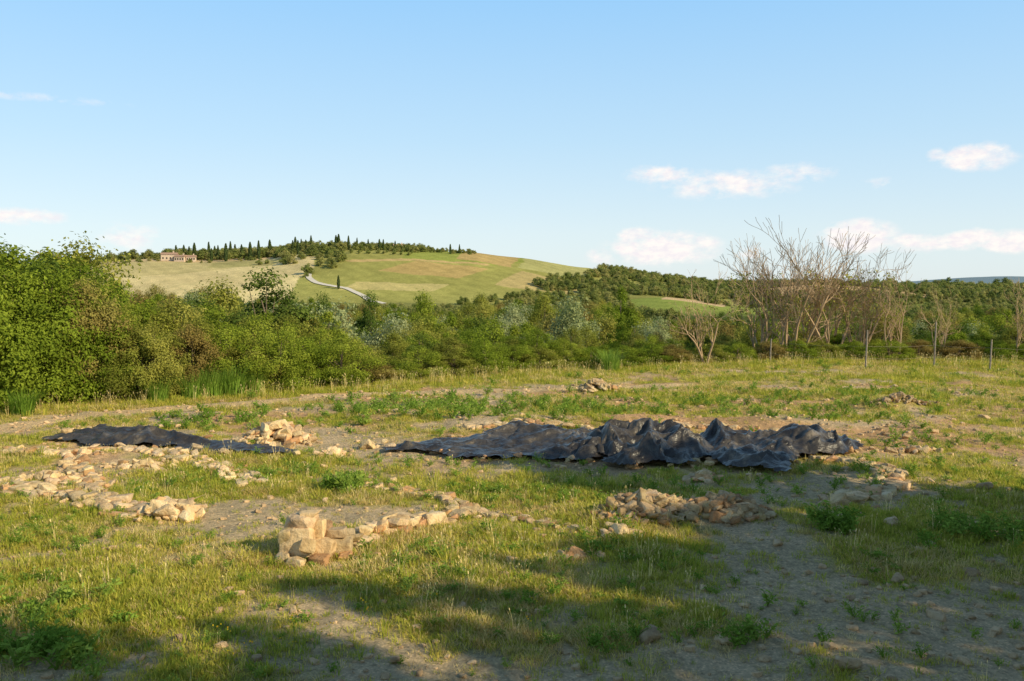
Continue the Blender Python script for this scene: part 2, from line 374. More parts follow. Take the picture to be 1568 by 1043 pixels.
def wall(name,P,width,height,size,dens=1.0,tone=1.0,rag=.6):
    R=Rocks(); seg=[(Vector(a),Vector(b)) for a,b in zip(P[:-1],P[1:])]
    for a,b in seg:
        Ln=(b-a).length; d=(b-a).normalized(); nrm=Vector((-d.y,d.x)); ang=math.atan2(d.y,d.x)
        layers=max(1,int(round(height/(size*.5)))) if height>size*.5 else 1
        rows=max(1,int(round(width/size/.8)))
        for l in range(layers):
            for rw in range(rows):
                t=random.random()*.1
                while t<Ln:
                    s=size*random.uniform(.55,1.35); w=((rw+.5)/rows-.5)*width+random.gauss(0,.12)*width
                    if not((l and vn((t)*1.1+a.x*3,a.y,4)<rag*l/layers) or random.random()>dens):
                        p=a+d*t+nrm*w
                        R.put(p.x,p.y,hz(p.x,p.y)+size*.12+l*size*.44+random.uniform(-.05,.05)*size,s,tone,.2,ang,random.random()<.5)
                    t+=s*.82
        for k in range(int(Ln*9)):
            p=a+d*random.random()*Ln+nrm*random.gauss(0,width*.8); R.put(p.x,p.y,hz(p.x,p.y)+.01,size*random.uniform(.15,.5),tone)
    return R.obj(name)
def pile(name,cx,cy,rx,ry,h,size,n,tone=1.0):
    R=Rocks()
    for k in range(n):
        a=random.random()*6.28; q=random.random()**.6; x=cx+rx*q*math.cos(a); y=cy+ry*q*math.sin(a)
        R.put(x,y,hz(x,y)+h*(1-q)**.8*random.uniform(.6,1)+size*.05,size*random.uniform(.4,1.35)*(1.1-.4*q),tone,.4)
    return R.obj(name)
wall('stone_wall_ruin',[(-2.75,13.25),(-2.4,13.5),(-1.96,14.3),(-1.3,15.0),(-.75,15.8)],.5,.26,.27,1,1.05)
R=Rocks()
for (x,y,z,s,f) in [(-3.12,12.9,.2,.6,(.95,.8,1.15)),(-2.8,12.9,.13,.46,(1.0,.8,1.1)),(-3.13,12.92,.5,.46,(1.1,.85,.9)),(-2.88,12.97,.4,.34,(.8,.8,1.3)),(-2.58,13.05,.12,.42,(1.1,.8,.9)),(-2.62,13.1,.3,.3,(1.1,.8,.8)),(-2.98,13.2,.25,.55,(1.1,.8,1.1)),(-3.3,13.1,.15,.42,(.8,1,.9)),(-3.1,12.52,.03,.3,(1.0,.7,.9)),(-2.78,12.62,.05,.3,(1.1,.7,.8)),(-2.45,12.85,.04,.22,(1,1,.7)),(-3.0,12.9,.63,.24,(1.4,.9,.5)),(-3.32,12.7,.06,.24,(1,1,1.3)),(-2.95,12.65,.25,.26,(1,.8,1.2)),(-3.3,12.8,.36,.24,(.9,1,1.3))]:
    R.put(x,y,hz(x,y)+z,s,1.0,.14,0,True,f)
R.obj('stone_corner_block')
wall('stone_wall_ruin',[(-.85,15.9),(-1.4,16.8),(-2.2,17.2),(-3.0,17.8)],.4,.16,.23,1,1.05)
wall('stone_wall_ruin',[(-.6,15.7),(.2,15.2),(.85,14.6),(1.2,14.2)],.36,.1,.2,.8,.9)
pile('rubble_pile',2.3,15.1,.95,.55,.14,.24,230,.8)
pile('rubble_pile',3.7,15.0,.8,.45,.14,.24,150,.8)
pile('rubble_pile',1.75,14.2,.35,.35,.1,.26,26,1.0)
pile('rubble_pile',.95,13.0,.4,.2,.05,.2,22,1.0)
wall('stone_wall_ruin',[(5.9,16.2),(6.8,16.7),(7.7,17.8),(8.1,19.0),(7.7,20.0),(7.0,20.3)],.55,.12,.26,1.0,1.05)
pile('rubble_pile',3.95,18.2,.4,.25,.14,.3,26,1.1)
pile('rubble_pile',-6.1,22.7,1.0,.5,.3,.34,130,1.1)
wall('stone_wall_ruin',[(-12.2,21.3),(-10.8,20.9),(-10.1,21.5),(-8.7,20.9),(-7.3,20.0),(-6.1,19.0),(-5.2,17.8)],.6,.17,.26,.95,1.1)
wall('stone_wall_ruin',[(-10.8,17.9),(-8.9,16.7),(-7.6,16),(-6.6,15.4),(-5.7,15.4)],.65,.2,.28,.95,1.1)
wall('stone_wall_ruin',[(-10.2,20.5),(-9.5,19.1),(-8.8,18.2),(-8.2,17.0)],.5,.13,.24,.85,1.05)
pile('rubble_pile',-9.3,17.9,1.2,.6,.06,.22,70,1.05)
pile('rubble_pile',-8.2,19.5,1.0,.5,.05,.2,50,1.05)
pile('rubble_pile',-5.9,15.25,.5,.25,.2,.36,34,1.15)
pile('rubble_pile',-4.25,20.9,.45,.3,.08,.27,18,1.1)
pile('rubble_pile',-3.6,21.8,.25,.15,.1,.3,5,1.05)
pile('rubble_pile',3.3,34,.8,.5,.28,.34,80,.85)
pile('rubble_pile',13,29.4,1.2,.45,.12,.2,120,.68)
pile('rubble_pile',9.8,21.4,.7,.25,.12,.24,40,.9)
pile('rubble_pile',-6.6,15.0,.25,.12,.04,.22,6,1.1)
wall('stone_wall_ruin',[(-1.2,24.3),(.1,24.9),(1.6,24.6),(2.6,24.0)],.4,.14,.28,.8,1.05)
wall('stone_wall_ruin',[(3.8,24.6),(6.2,24.4),(8.6,23.2)],.35,.1,.24,.7,.95)
PR=[]
for s in range(14):
    V,F=HULL[s*2]; mb=MB(); mb.add(V*np.array([1.2,.9,.9]),F); t=random.uniform(.6,.95); PR.append(mb.mesh('stone_%d'%s,[MST],col=np.tile([t*1.02,t*.97,t*.9],(len(V),1))))
CST=protos('stones',PR)
big=[(1.55,9.75,.3),(2.4,9.85,.2),(5.2,10.65,.24),(6.4,12.2,.22),(3.55,9.15,.24),(6.4,14.7,.28),(9.3,17.2,.3),(8.9,15,.22),(4.1,13.5,.2),(5.3,12,.2),(.4,12.8,.14),(-.1,12,.12),(1,11.2,.1),(4.4,11.3,.14),(7.8,14.1,.22),(8.5,13.4,.18),(-9.6,15.1,.18),(-4.2,19.6,.16),(-5.1,14.2,.12),(10.3,23,.25),(11.5,24,.22),(14.5,27,.3),(15.2,26,.3),(-1,21.2,.2),(2,18.9,.15)]
n=16000; x=rng.uniform(-19,20,n); y=8.3+28*rng.random(n)**1.35; k=(np.abs(x)<.68*y)&(rng.random(n)<(1.1-veg(x,y))); x=x[k];y=y[k]
sz=.02+.10*rng.random(len(x))**4*(1+.4*(y/20))
x=np.concatenate([x,[b[0] for b in big]]);y=np.concatenate([y,[b[1] for b in big]]);sz=np.concatenate([sz,[b[2] for b in big]])
scatter('scattered_stones',np.stack([x,y,Hz(x,y)+sz*.12],1),CST,rng.integers(0,14,len(x)),rng.random(len(x))*6.28,sz,rng.normal(0,.2,(len(x),2)))
# ------------------------------------------------------------ tarps
def m_tarp():
    m,nt=mat('black_polythene'); pos=N(nt,'ShaderNodeNewGeometry').outputs['Position']
    b=N(nt,'ShaderNodeBsdfPrincipled'); b.inputs['Specular IOR Level'].default_value=.5
    dust=noise(nt,pos,1.7,7,.7)
    L(nt,ramp(nt,dust,[(.42,(.035,.03,.027)),(.58,(.08,.068,.055)),(.76,(.32,.25,.17))]),b.inputs['Base Color'])
    L(nt,mth(nt,'ADD',mth(nt,'MULTIPLY',dust,.35),.15),b.inputs['Roughness'])
    bp=N(nt,'ShaderNodeBump'); bp.inputs['Strength'].default_value=.8; bp.inputs['Distance'].default_value=.06
    w=N(nt,'ShaderNodeTexNoise'); w.noise_dimensions='3D'; w.inputs['Scale'].default_value=5; w.inputs['Detail'].default_value=6; w.inputs['Distortion'].default_value=1.6; L(nt,pos,w.inputs['Vector'])
    L(nt,w.outputs['Fac'],bp.inputs['Height']); L(nt,bp.outputs[0],b.inputs['Normal'])
    o=N(nt,'ShaderNodeOutputMaterial'); L(nt,b.outputs[0],o.inputs[0]); return m
MT=m_tarp()
TARPS=[]
def tarp(P,peaks,amp,seed,ang,pk=1.0):
    P=[tuple(p) for p in P]; TARPS.append(P)
    X=[p[0] for p in P];Y=[p[1] for p in P]; st=.04
    gx=np.arange(min(X)-.4,max(X)+.4,st); gy=np.arange(min(Y)-.4,max(Y)+.4,st)
    GX,GY=np.meshgrid(gx,gy); x=GX.ravel();y=GY.ravel()
    wx=x+1.2*(fbm(x*1.1,y*1.1,seed)-.5); wy=y+1.2*(fbm(x*1.1,y*1.1,seed+5)-.5)
    inside=inpoly(wx,wy,P); ed=pdist(wx,wy,P+[P[0]]); fall=sm(ed/.5)
    wrp=1.6*(fbm(x*.7,y*.7,seed+8)-.5)
    def ridge(f,an,s,sharp):
        c,q=math.cos(an),math.sin(an); u=(x*c+y*q)*.4*f+wrp; v=(-x*q+y*c)*1.8*f+wrp*2
        return np.clip(1-np.abs(2*vn(u,v,s)-1)*sharp,0,1)
    env=sm((fbm(x*.6,y*.6,seed+3)-.35)/.3)
    rd=np.maximum(ridge(1,ang,seed+2,1.6),ridge(1.3,ang+1.2,seed+12,2.2)*.8); rd2=np.maximum(ridge(2.6,ang+.5,seed+9,1.5),ridge(3,ang-.7,seed+19,1.5))
    z=Hz(x,y)+.04+amp*rd**1.3*(.15+.85*env*fall)+amp*.38*rd2+.018*ridge(7,ang+.3,seed+4,1.2)
    for px,py,h,r,k in peaks:
        dx,dy=x-px,y-py; th=np.arctan2(dy,dx); d=np.hypot(dx,dy)*(1+.32*np.cos(th*5+px*7+2*wrp)+.24*np.cos(th*8+py*5))
        z=z+pk*h*np.exp(-(d/r)**k)*(.3+.7*fall)
    nxg=len(gx); idx=np.arange(len(x)).reshape(len(gy),nxg); q=np.stack([idx[:-1,:-1],idx[:-1,1:],idx[1:,1:],idx[1:,:-1]],-1).reshape(-1,4)
    q=q[inside[q].all(1)]; used=np.unique(q); mp=-np.ones(len(x),int); mp[used]=np.arange(len(used))
    mb=MB(); mb.add(np.stack([x,y,z],1)[used],mp[q]); link('black_plastic_sheet',mb.mesh('black_plastic_sheet',[MT],smooth=True))
    R=Rocks(); PP=P+[P[0]]
    for a,b in zip(PP[:-1],PP[1:]):
        Ln=math.dist(a,b)
        for k in range(int(Ln*1.8)):
            t=random.random(); xx=a[0]+(b[0]-a[0])*t+random.gauss(0,.2); yy=a[1]+(b[1]-a[1])*t+random.gauss(0,.2)
            R.put(xx,yy,hz(xx,yy)+.1,random.uniform(.08,.28),.95)
    R.obj('sheet_weight_stones')
tarp([(-11.9,22.4),(-12.0,24.0),(-10,24.7),(-9.0,23.0),(-7.4,22.2),(-5.6,21.8),(-5.1,20.8),(-6.7,20.7),(-8.4,21.5),(-9.8,21.7)],[(-9.6,24.0,.2,.45,1.3),(-9.3,22.5,.32,.4,1.1),(-8.4,22.1,.22,.4,1.1),(-10.9,22.9,.12,.4,1.3)],.11,50,.2)
tarp([(-3.1,21.6),(-1.4,22.7),(0,24.2),(2.5,24.0),(2.6,20.8),(1.4,19.5),(.3,20.5),(-.7,20.2),(-2.9,21.0)],[(.2,23.2,.25,.6,1.1),(1.5,22.5,.25,.5,1.1),(1.9,20.6,.25,.4,1.2)],.15,60,.1)
tarp([(2.1,23.8),(3.8,24.0),(4.8,22.6),(4.5,20.0),(3.7,18.9),(2.7,19.3),(1.7,19.6),(1.9,21)],[(3.5,22.3,.55,.5,1.0),(4.0,20.8,.5,.4,.95),(2.3,20.8,.45,.4,.95),(3.1,20.0,.35,.3,.95),(2.4,22.4,.4,.4,1.0)],.24,70,1.1)
tarp([(4.9,23.3),(7.1,23.2),(8.5,22.3),(8.3,20.9),(7.0,20.3),(6.2,19.2),(5.5,18.4),(4.7,18.8),(4.1,20.2)],[(5.1,22.0,.6,.32,.9),(7.0,21.8,.45,.7,1.1),(6.2,20.4,.25,.4,1.0),(5.6,19.2,.28,.3,1.0),(7.4,21.1,.25,.4,1.1),(4.8,19.8,.25,.3,1.0)],.2,80,.7)
# ------------------------------------------------------------ grass
def tuft(name,seed,n,h,w,spread,mi,lean=.5,head=0):
    r=np.random.default_rng(seed); mb=MB()
    for b in range(n):
        a=r.random()*6.28; rr=spread*r.random()**.6; p=np.array([math.cos(a)*rr,math.sin(a)*rr,-.01])
        d=np.array([math.cos(a+r.normal()*.6),math.sin(a+r.normal()*.6),0]); hh=h*r.uniform(.5,1.15); le=lean*r.uniform(.2,1.2)*hh
        sd=np.array([-d[1],d[0],0])*w*r.uniform(.6,1.2)
        P=[p+d*le*(t**2)+np.array([0,0,hh*t*(1-.15*t)]) for t in (0,.5,1)]
        V=[P[0]-sd,P[0]+sd,P[1]-sd*.8,P[1]+sd*.8,P[2]-sd*.15,P[2]+sd*.15]
        mb.add(V,[(0,1,3,2),(2,3,5,4)],mi,r.uniform(.2,.9))
        if head and r.random()<head:
            q=P[2]; V=[q-sd*1.5,q+sd*1.5,q+sd+np.array([0,0,.03])+d*.01,q-sd+np.array([0,0,.03])+d*.01]; mb.add(V,[(0,1,2,3)],mi,.9)
    return mb
GM=[MGR,MGD,MWD,MYF]
def leafy(name,seed,n,h,sp,ls,mi=2):
    r=np.random.default_rng(seed); mb=MB()
    for s in range(max(4,n//12)):
        a=r.random()*6.28; t=r.uniform(.2,1); e=np.array([math.cos(a)*sp*t,math.sin(a)*sp*t,h*r.uniform(.5,1)]); tube(mb,[(0,0,0),e*np.array([.4,.4,.6]),e],[.006,.004,.002],3,2)
        m=12; tt=r.uniform(.25,1.05,m)[:,None]; P=e*tt+r.normal(size=(m,3))*ls*.8; P[:,2]=np.maximum(P[:,2],.01)
        leaves(mb,P,unit(r.normal(size=(m,3))*.5+np.array([0,0,.8])),ls,mi,r.uniform(.2,.9,m),asp=.4,r=r)
    return mb
def flowers(seed):
    mb=tuft('f',seed,14,.16,.004,.08,2); r=np.random.default_rng(seed)
    for i in range(4):
        p=np.array([r.normal()*.06,r.normal()*.06,r.uniform(.12,.2)]); leaves(mb,np.tile(p,(3,1)),unit(r.normal(size=(3,3))+np.array([0,0,1.5])),.010,3,np.ones(3),asp=.9,r=r)
    return mb
GP=[tuft('a',1,22,.10,.0055,.10,0),tuft('a',2,20,.13,.006,.11,0),tuft('a',3,26,.08,.0055,.12,0,.8),tuft('a',4,14,.18,.005,.07,0,.4),
    tuft('a',5,17,.11,.005,.10,1,.7),tuft('a',6,7,.30,.0035,.06,1,.25,1.0),
    leafy('a',7,60,.12,.10,.020),leafy('a',8,80,.20,.13,.024),flowers(9)]
CG=protos('grassproto',[g.mesh('grass_%d'%i,GM) for i,g in enumerate(GP)])
def off_tarp(x,y):
    k=np.ones(len(x),bool)
    for P in TARPS: k&=~inpoly(x,y,P)
    return k
def strew(y0,y1,dens,sc):
    a=.67*(y1*y1-y0*y0); n=int(a*dens); y=np.sqrt(rng.uniform(y0*y0,y1*y1,n)); x=rng.uniform(-.67,.67,n)*y
    v=veg(x,y); k=(rng.random(n)<np.clip((v-.22)*1.8,.10,1)*(pdist(x,y,PATH)>.6))&off_tarp(x,y)&(y<edge_y(x)+3); x=x[k];y=y[k];v=v[k]; n=len(x)
    q=rng.random(n); typ=rng.integers(0,4,n)
    dry=fbm(x*.5,y*.5,77)
    typ=np.where(q<.1+.5*sm((dry-.45)/.2),4,typ); typ=np.where(q>.98,5,typ); typ=np.where((q>.93)&(q<.96)&(vn(x*.4,y*.4,3)>.4),6+rng.integers(0,2,n),typ)
    s=sc*(.6+.8*rng.random(n))*(.5+.75*v)
    return x,y,typ,s
parts=[strew(8,12,300,.85),strew(12,18,160,.9),strew(18,27,74,1.05),strew(27,36,40,1.2),strew(36,50,26,1.4)]
x=np.concatenate([p[0] for p in parts]);y=np.concatenate([p[1] for p in parts]);ty=np.concatenate([p[2] for p in parts]);s=np.concatenate([p[3] for p in parts])
s3=np.stack([s*1.15,s*1.15,s*rng.uniform(.6,1.1,len(s))],1)
scatter('grass',np.stack([x,y,Hz(x,y)],1),CG,ty,rng.random(len(x))*6.28,s3)
n=4800; x=rng.uniform(-24,34,n); y=edge_y(x)+rng.uniform(-2.0,2.5,n); k=(pdist(x,y,PATH)>1.2); x=x[k];y=y[k]
scatter('tall_grass',np.stack([x,y,Hz(x,y)],1),CG,np.where(rng.random(len(x))<.14,5,rng.integers(0,4,len(x))),rng.random(len(x))*6.28,rng.uniform(1.3,2.2,len(x)))
W=[]
def weeds(cx,cy,sx,sy,n,s0,s1):
    xx=cx+rng.normal(size=n)*sx; yy=cy+rng.normal(size=n)*sy; k=off_tarp(xx,yy)&(pdist(xx,yy,PATH)>.9)
    for a,b in zip(xx[k],yy[k]): W.append((a,b,rng.uniform(s0,s1)))
for a in [(-3.9,28.5,1.6,1.6,90,1.3,2.6),(-1.0,29,1.8,2.2,80,1.3,2.4),(-9,25.5,1.5,1,45,1.3,2.2),(4,29,3,2,80,1.1,2.1),(9,29,4,2,90,1.1,2.1),(13,32,4,2,80,1.1,2.1),
          (-3.3,17.3,.18,.12,16,1.8,2.6),(-6.2,10.4,.6,.4,26,1.2,2.2),(-5.2,9.4,.5,.3,18,1.2,2.2),(5.3,14.4,.25,.2,16,1.6,2.6),(7.5,14,.8,.5,30,1.3,2.2),(2.6,9.9,.25,.15,12,1.0,1.6),(1.0,9.6,.3,.2,10,.8,1.4),(4,10.2,1,.6,14,.8,1.5),
          (-5.5,19,1,.5,24,.9,1.5),(-2,19.2,2,.7,30,.8,1.4),(2,17.2,2.5,.8,60,.9,1.6),(7,19,1,1,26,1,1.6),(10,22.5,2,1,40,1,1.8),(-7,14,2,1,30,.7,1.3),(-1,12.5,2,1,40,.7,1.3),(11,17,1.5,1,26,1,1.8),(-10.6,17,.2,.2,8,1.2,2)]: weeds(*a)
W=np.array(W); scatter('leafy_weeds',np.stack([W[:,0],W[:,1],Hz(W[:,0],W[:,1])],1),CG,6+rng.integers(0,2,len(W)),rng.random(len(W))*6.28,W[:,2])
n=22; x=np.concatenate([-2.9+rng.normal(size=14)*.5,-.8+rng.normal(size=8)*.8]); y=np.concatenate([9.6+rng.normal(size=14)*.25,10.4+rng.normal(size=8)*.4])
scatter('yellow_wildflowers',np.stack([x,y,Hz(x,y)],1),CG,np.full(n,8),rng.random(n)*6.28,rng.uniform(.7,1.1,n))
# ------------------------------------------------------------ trees
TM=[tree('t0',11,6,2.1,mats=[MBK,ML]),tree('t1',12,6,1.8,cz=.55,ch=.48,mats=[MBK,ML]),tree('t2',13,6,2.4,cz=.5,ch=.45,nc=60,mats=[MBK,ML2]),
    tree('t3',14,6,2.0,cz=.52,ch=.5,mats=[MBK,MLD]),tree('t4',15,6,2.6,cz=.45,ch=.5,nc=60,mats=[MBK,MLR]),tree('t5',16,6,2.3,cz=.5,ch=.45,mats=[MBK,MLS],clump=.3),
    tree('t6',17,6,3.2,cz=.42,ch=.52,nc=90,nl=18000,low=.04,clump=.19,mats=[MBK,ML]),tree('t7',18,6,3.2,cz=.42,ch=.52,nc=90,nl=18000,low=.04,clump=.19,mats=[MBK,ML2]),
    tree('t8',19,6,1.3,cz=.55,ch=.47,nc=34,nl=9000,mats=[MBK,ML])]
CT=protos('treeproto',TM)
def ztop(px,py,d): return 4+(440-py)/1358*d
FP=[(-400,400),(0,385),(80,388),(130,402),(165,432),(200,455),(300,462),(350,470),(470,470),(520,500),(600,512),(650,500),(700,502),(760,495),(850,507),(1000,510),(1100,507),(1200,503),(1300,492),(1400,500),(1460,492),(1568,498),(1900,490)]
BP=[(-400,420),(0,420),(160,432),(200,450),(310,440),(350,450),(540,470),(640,464),(700,468),(750,458),(870,464),(950,456),(1000,482),(1100,484),(1250,476),(1400,474),(1568,462),(1900,450)]
fx=[a for a,b in FP]; fy=[b for a,b in FP]; bx=[a for a,b in BP]; by=[b for a,b in BP]
TP=[]
def row(off,step,dpy,jit,prof,types,absd=None):
    px=-300.
    while px<1850:
        px+=step*random.uniform(.6,1.4); b=(px-784)/1358
        if absd: d=absd*random.uniform(.85,1.15)
        else:
            d=30.
            for _ in range(8): d=float(edge_y(b*d))+off
            d+=random.uniform(-1,1)*off*.3
        xx=b*d; py=np.interp(px,*prof)+dpy+random.gauss(0,jit); zg=hz(xx,d); h=ztop(px,py,d)-zg
        h=max(1.2,h); t=random.choice(types); TP.append((xx,d,zg-.15,t,h/6))
row(1.6,44,30,12,(fx,fy),[6,7,6,7,6,4])
row(3.6,46,16,13,(fx,fy),[6,7,6,2,6,0,3])
row(7,48,8,14,(fx,fy),[0,1,2,3,6,7,4])
row(12,48,4,14,(fx,fy),[0,1,2,3,8,7,4])
row(22,42,6,14,(fx,fy),[0,1,2,3,5,8,7])
row(0,28,28,8,(bx,by),[0,1,2,3,4,2],75)
row(0,24,18,8,(bx,by),[0,1,2,3,5,4],100)
row(0,19,10,7,(bx,by),[0,1,2,3,4,7],135)
row(0,15,6,6,(bx,by),[0,2,3,1,4],190)
row(0,11,13,4,(bx,by),[0,2,3,1,2],270)
TP=np.array(TP)
sc=TP[:,4]; w=np.clip(sc,.5,1.3)*rng.uniform(.8,1.1,len(TP)); w=np.maximum(w,sc*.8)
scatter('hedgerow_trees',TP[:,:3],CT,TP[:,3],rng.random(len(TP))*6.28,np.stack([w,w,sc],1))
def named(nm,px,top,d,ti,wf=1.0):
    xx=(px-784)/1358*d; zg=hz(xx,d); s=(ztop(px,top,d)-zg)/6; link(nm,TM[ti],(xx,d,zg-.1),random.random()*6.28,(s*wf,s*wf,s))
for a in [('leafy_tree',15,375,33,0,1.1),('leafy_tree',75,383,34,1,1.2),('leafy_tree',120,396,35,0,.9),('leafy_tree',-50,378,31,1,1.2),('leafy_tree',405,413,42,3,1.1),('leafy_tree',438,440,44,3,.7),
          ('leafy_tree',330,430,75,2,.9),('leafy_tree',495,450,85,3,.6),('leafy_tree',568,448,90,3,.6),('leafy_tree',645,448,90,0,.7),('leafy_tree',950,440,95,1,.6),('leafy_tree',835,446,110,2,.7),
          ('willow_tree',512,464,58,5,.8),('willow_tree',600,480,56,5,.8),('willow_tree',325,482,50,5,.7),('willow_tree',872,454,66,5,.8),('willow_tree',1010,484,60,5,.7),('willow_tree',785,464,100,5,.7)]: named(*a)
BT=[bare('bare0',3,7,6,.0,.5,4),bare('bare1',5,7,5,.10,.5,4),bare('bare2',8,7,3,.10,.4,4)]
def bt(px,top,d,i,wf=1,nm='bare_tree'):
    xx=(px-784)/1358*d; zg=hz(xx,d); V=np.zeros(len(BT[i].vertices)*3); BT[i].vertices.foreach_get('co',V); hh=np.percentile(V.reshape(-1,3)[:,2],99.7); s=(ztop(px,top,d)-zg)/hh
    link(nm,BT[i],(xx,d,zg),random.random()*6.28,(s*wf,s*wf,s))
for a in [(1215,345,50,0,1.0),(1165,368,51,1,.9),(1275,360,50.5,1,.95),(1315,388,51,0,.85),(1372,405,49,2,1.0),(1082,412,46,2,1.0),(1562,425,48,2,1.0),(1240,362,52,0,.9),(1440,440,50,2,.8)]: bt(*a)
def broom(seed):
    mb=tuft('b',seed,420,1.0,.012,.35,0,.55); return mb.mesh('broom',[MWD])
BR=[broom(1),broom(2)]
for (px,d,s) in [(290,31.5,1.1),(350,32.5,1.4),(385,33.5,1.1),(440,35,1.1),(30,27.5,.9),(560,37.5,1.0),(620,38.5,1.0),(935,43,1.2),(240,30.5,.9),(320,32,1.2)]:
    xx=(px-784)/1358*d; link('broom_shrub',BR[px%2],(xx,d,hz(xx,d)),px,s)
# trees to the right of the viewpoint (outside the frame) that shade the site
SH=[tree('s0',31,8,2.6,cz=.64,ch=.36,nc=36,nl=9000,leaf=.13,low=.3,mats=[MBK,ML],clump=.25,trunkr=.14),tree('s1',32,8,3.0,cz=.62,ch=.38,nc=40,nl=4600,leaf=.13,low=.25,mats=[MBK,ML],clump=.15,trunkr=.16)]
for (xx,yy,s,i,wf) in [(10.8,12.4,.82,0,.95),(13.4,11.2,1.12,0,.62),(13.2,13.4,.86,0,.9),(15.5,10.0,.85,0,1),(14.2,8.0,.8,0,1),
                    (6.2,-1.9,1.3,0,1),(10.5,-3.4,1.25,0,1),(14.8,-3.3,1.35,1,1),(17.8,-1.5,1.35,1,1),(20.5,-.4,1.35,1,1),(21,2.8,1.3,1,1),(17,3.8,1.05,1,1)]:
    link('shade_tree',SH[i],(xx,yy,hz(xx,yy)-.1),xx*3,(s*wf,s*wf,s))
# ------------------------------------------------------------ distant woods
FT=[tree('f%d'%i,60+i,7,3.8-.5*(i%2),cz=.5,ch=.48,nc=16,nl=1400,leaf=.38,low=.05,clump=.36,mats=[MBK,MLF]) for i in range(4)]
CF=protos('farproto',FT)
D=[]
NOW=[(58,300),(92,300),(98,470),(54,470)]
NOW2=[(150,490),(235,490),(240,545),(150,545)]
def wood(P,n,s0,s1):
    X=[p[0] for p in P];Y=[p[1] for p in P]
    x=rng.uniform(min(X),max(X),n); y=rng.uniform(min(Y),max(Y),n); k=inpoly(x,y,P)&~inpoly(x,y,NOW)&~inpoly(x,y,NOW2)
    for a,b in zip(x[k],y[k]): D.append((a,b,rng.uniform(s0,s1)))
wood([(8,500),(25,475),(120,470),(420,470),(420,680),(66,680),(60,600),(40,540)],2400,.45,.9)
wood([(110,300),(420,280),(420,480),(120,480)],1300,.35,.6)
wood([(-400,300),(110,300),(110,330),(30,380),(-60,400),(-400,400)],1400,.35,.65)
wood([(-330,380),(-60,380),(-110,430),(-330,435)],500,.35,.6)
wood([(30,380),(115,440),(110,480),(20,470),(-30,430)],350,.4,.8)
wood([(-165,600),(-60,600),(-60,660),(-165,660)],260,.4,.85)
wood([(-160,560),(-120,540),(-116,520),(-124,500),(-106,505),(-104,560),(-120,620),(-160,620)],100,.5,1.1)
wood([(-300,585),(-150,595),(-150,603),(-300,598)],60,.25,.5)
wood([(-330,620),(-255,620),(-255,660),(-330,660)],50,.6,1.1)
wood([(-260,480),(-225,480),(-215,500),(-260,510)],40,.4,.7)
wood([(-245,610),(-140,610),(-140,650),(-245,650)],340,.6,1.1)
wood([(-60,600),(-26,600),(-26,640),(-60,640)],50,.25,.5)
wood([(300,700),(1100,700),(1500,1500),(400,1500)],2500,.8,1.6)
wood([(-900,700),(1600,1500),(2500,2600),(700,2600)],800,1,2)
D=np.array(D); scatter('distant_woodland',np.stack([D[:,0],D[:,1],Hz(D[:,0],D[:,1])-.5],1),CF,rng.integers(0,4,len(D)),rng.random(len(D))*6.28,D[:,2])
O=[(x,y,rng.uniform(.28,.42)) for x in np.arange(-105,-62,5.5) for y in np.arange(580,640,9)]; O=np.array(O)+rng.normal(size=(len(O),3))*[.6,.8,0]
scatter('olive_grove',np.stack([O[:,0],O[:,1],Hz(O[:,0],O[:,1])],1),CF,rng.integers(0,4,len(O)),rng.random(len(O))*6.28,O[:,2])
CYM=[cypress('c0',1),cypress('c1',2,cr=1.0)]
for px,n in [(272,0),(284,0),(292,0),(300,0),(322,1),(326,0),(331,0),(336,1),(348,0),(355,1),(362,0),(372,0),(385,0),(398,1),(415,0),(450,1),(454,0),(458,0),(463,1),(470,0),(478,1),(516,0),(520,0),(535,1),(548,1),(565,1),(582,0),(588,1),(606,0),(690,0),(704,1)]:
    d=random.uniform(600,635); xx=(px-784)/1358*d; link('cypress_tree',CYM[n],(xx,d,hz(xx,d)-.5),px,random.uniform(.5,.75) if px>540 else random.uniform(.75,1.1))
xx=(519-784)/1358*470; link('cypress_tree',CYM[0],(xx,470,hz(xx,470)),1,.6)
# ------------------------------------------------------------ gravel road on the hill
RP=[(-118,525),(-116,505),(-108,488),(-97,478),(-88,472),(-82,462),(-74,448),(-70,436),(-60,425)]
mb=MB(); pts=[]
for a,b in zip(RP[:-1],RP[1:]):
    for t in np.linspace(0,1,8,endpoint=False): pts.append(np.array(a)*(1-t)+np.array(b)*t)
pts=np.array(pts)
for _ in range(6): pts[1:-1]=(pts[:-2]+pts[2:]+2*pts[1:-1])/4
dd=np.gradient(pts,axis=0); nn=unit(np.stack([-dd[:,1],dd[:,0]],1)); V=[]
for w in (-1.6,0,1.6): q=pts+nn*w; V.append(np.stack([q[:,0],q[:,1],Hz(q[:,0],q[:,1])+.35],1))
k=len(pts); F=[(i,i+1,k+i+1,k+i) for i in range(k-1)]+[(k+i,k+i+1,2*k+i+1,2*k+i) for i in range(k-1)]
mb.add(np.concatenate(V),F); link('gravel_road',mb.mesh('gravel_road',[m_solid('white_gravel',[(.62,.55,.45),(.74,.67,.56)],scale=.5)],smooth=True))
